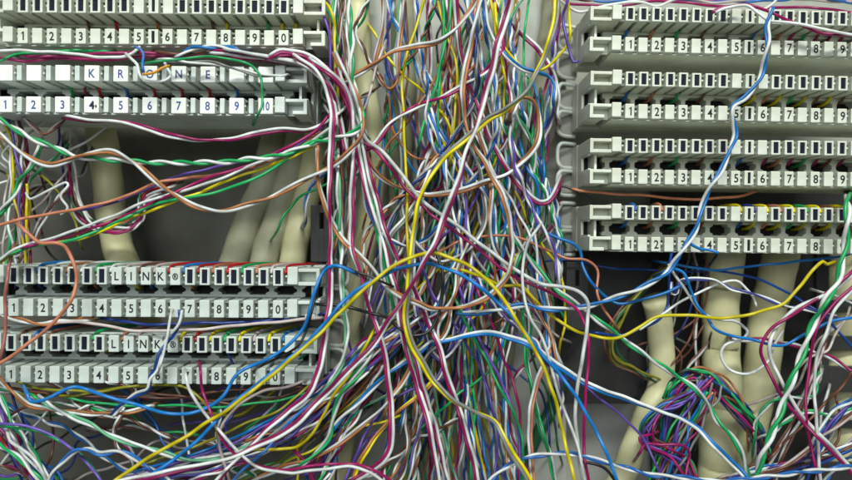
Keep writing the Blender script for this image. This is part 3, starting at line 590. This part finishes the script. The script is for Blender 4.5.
scatter('{} wire straggling beside the upper left strip ends', 14, (330, 375, 0, 250), MIX, 1.6, (0, 60), 'straggling wires beside the upper left strip ends', (85, 20), 9)
scatter('{} wire straggling right of the central bundle', 7, (500, 565, 200, 420), MIX, 1.6, (0, 60), 'straggling wires right of the central bundle', (100, 40), 10)
scatter('{} wire slanting below the left strip ends', 16, (260, 410, 370, 470), MIX, 1.6, (-20, 60), 'slanting wires below the left strip ends', (42, 20), 12)

# ------------------------------------------------------------------ dense central bundle
YS = [-14, 50, 115, 180, 245, 305, 365, 425, 494]
L0 = [384, 386, 388, 386, 386, 390, 396, 396, 388]
R0 = [556, 552, 546, 540, 530, 514, 506, 514, 532]
def central(i, cc, r, dr):
    u = random.betavariate(1.15, 1.6); drift = random.uniform(-.5, .5)
    if random.random() < .2: drift *= 2.2
    bow = random.uniform(.03, .17); wav = random.choice((1, 1, 2, 2, 3)); ph0 = random.uniform(0, 6.28)
    pts = []
    for j, y in enumerate(YS):
        uu = min(1.02, max(-.04, u + drift*(j/8-.5) + random.gauss(0, .028) + bow*math.sin(math.pi*j/8*wav+ph0)))
        # gather towards the pinch
        x = L0[j] + (R0[j]-L0[j])*uu
        pts.append((x, y+random.uniform(-14, 14)))
    nice = ' and '.join(CN[c] for c in dict.fromkeys(cc))
    wire(('%s pair running down in the dense central bundle' if len(cc) > 1 else 'single %s wire running down in the dense central bundle') % nice,
         cc, r, random.choice((26, 32, 38, 46, 60, 240)) if len(cc) > 1 else 0, random.uniform(*dr), pts, 'dense central bundle of wires', .9, 5, 3.5, 7)
PC = ['BW']*5+['OW']*5+['GW']*5+['MW']*7+['NW']*3+['AW']*2+['UW']*2+['VW']*4+['TW']*3+['EW']*2+['GW']*3+['OW']*3+['VB', 'NK', 'GN', 'DE']
SC = ['B']*4+['V']*6+['G']*5+['M']*4+['Y']*6+['A']*3+['N']*2+['D']*2+['T']*3+['O']*3+['C']+['F']*3+['W']*2+['S', 'K', 'K', 'E', 'I', 'O']
for i in range(34): central(i, random.choice(PC), random.uniform(1.45, 1.8), (5, 95))
for i in range(22): central(i, random.choice(SC), random.uniform(1.5, 1.85), (5, 95))
# looser wires that wander across the bundle
for i in range(46):
    cc = random.choice(PC if i % 5 < 3 else SC)
    y0 = random.uniform(-20, 330); L = random.uniform(120, 260); x0 = random.uniform(372, 545)
    sg = random.choice((-1, 1)); x1 = min(560, max(366, x0+sg*random.uniform(50, 150)))
    bow = random.uniform(-26, 26)
    pts = [(x0, y0), (x0+(x1-x0)*.12+bow*.6, y0+L*.25), (x0+(x1-x0)*.48+bow, y0+L*.5), (x0+(x1-x0)*.85+bow*.5, y0+L*.74), (x1, y0+L)]
    if i % 4 == 0:     # slack loops that hang and turn back up
        w = random.uniform(22, 50)
        pts = [(x0-w, y0), (x0-w*.9, y0+L*.25), (x0-w*.45, y0+L*.42), (x0, y0+L*.47), (x0+w*.5, y0+L*.40), (x0+w*.85, y0+L*.22), (x0+w*.8, y0-L*.05), (x0+w*.5, y0-L*.3)]
    wire('%s wandering loosely across the central bundle' % (' and '.join(CN[c] for c in dict.fromkeys(cc))+(' pair' if len(cc) > 1 else ' wire')), cc,
         random.uniform(1.5, 1.8), random.choice((30, 40, 55, 90, 260)) if len(cc) > 1 else 0, random.uniform(-22, 25), pts, 'loose wires crossing the central bundle', .9, 5, 3.5, 7)
print('wires', NW[0])

# ------------------------------------------------------------------ light, world, camera
w = bpy.data.worlds.new('World'); bpy.context.scene.world = w; w.use_nodes = True
w.node_tree.nodes['Background'].inputs['Color'].default_value = (.90, .97, 1, 1)
w.node_tree.nodes['Background'].inputs['Strength'].default_value = .16
def area(name, loc, target, sx, sy, power, col):
    l = bpy.data.lights.new(name, 'AREA'); l.shape = 'RECTANGLE'; l.size = sx; l.size_y = sy; l.energy = power; l.color = col
    o = bpy.data.objects.new(name, l); C.objects.link(o); o.location = loc
    o.rotation_euler = (Vector(target)-Vector(loc)).to_track_quat('-Z', 'Y').to_euler(); return o
area('ceiling_tube_light', (.10, -.80, .70), (0, 0, 0), .55, .12, 12.4, (.95, 1, .94))
area('front_fill_light', (-.25, -1.2, .35), (0, 0, 0), .6, .5, 6.2, (.93, .98, 1))  # added fill from the front, stands for no particular lamp
cam = bpy.data.cameras.new('camera'); co = bpy.data.objects.new('camera', cam); C.objects.link(co)
co.location = (0, -CAM*S, 0); co.rotation_euler = (math.radians(90), 0, 0)
cam.sensor_width = 36; cam.lens = 36*CAM/852; cam.clip_start = .005; cam.clip_end = 10
cam.dof.use_dof = True; cam.dof.focus_distance = CAM*S-.006; cam.dof.aperture_fstop = 7.0
sc = bpy.context.scene; sc.camera = co
sc.view_settings.view_transform = 'Standard'; sc.view_settings.look = 'None'; sc.view_settings.exposure = 0; sc.view_settings.gamma = 1
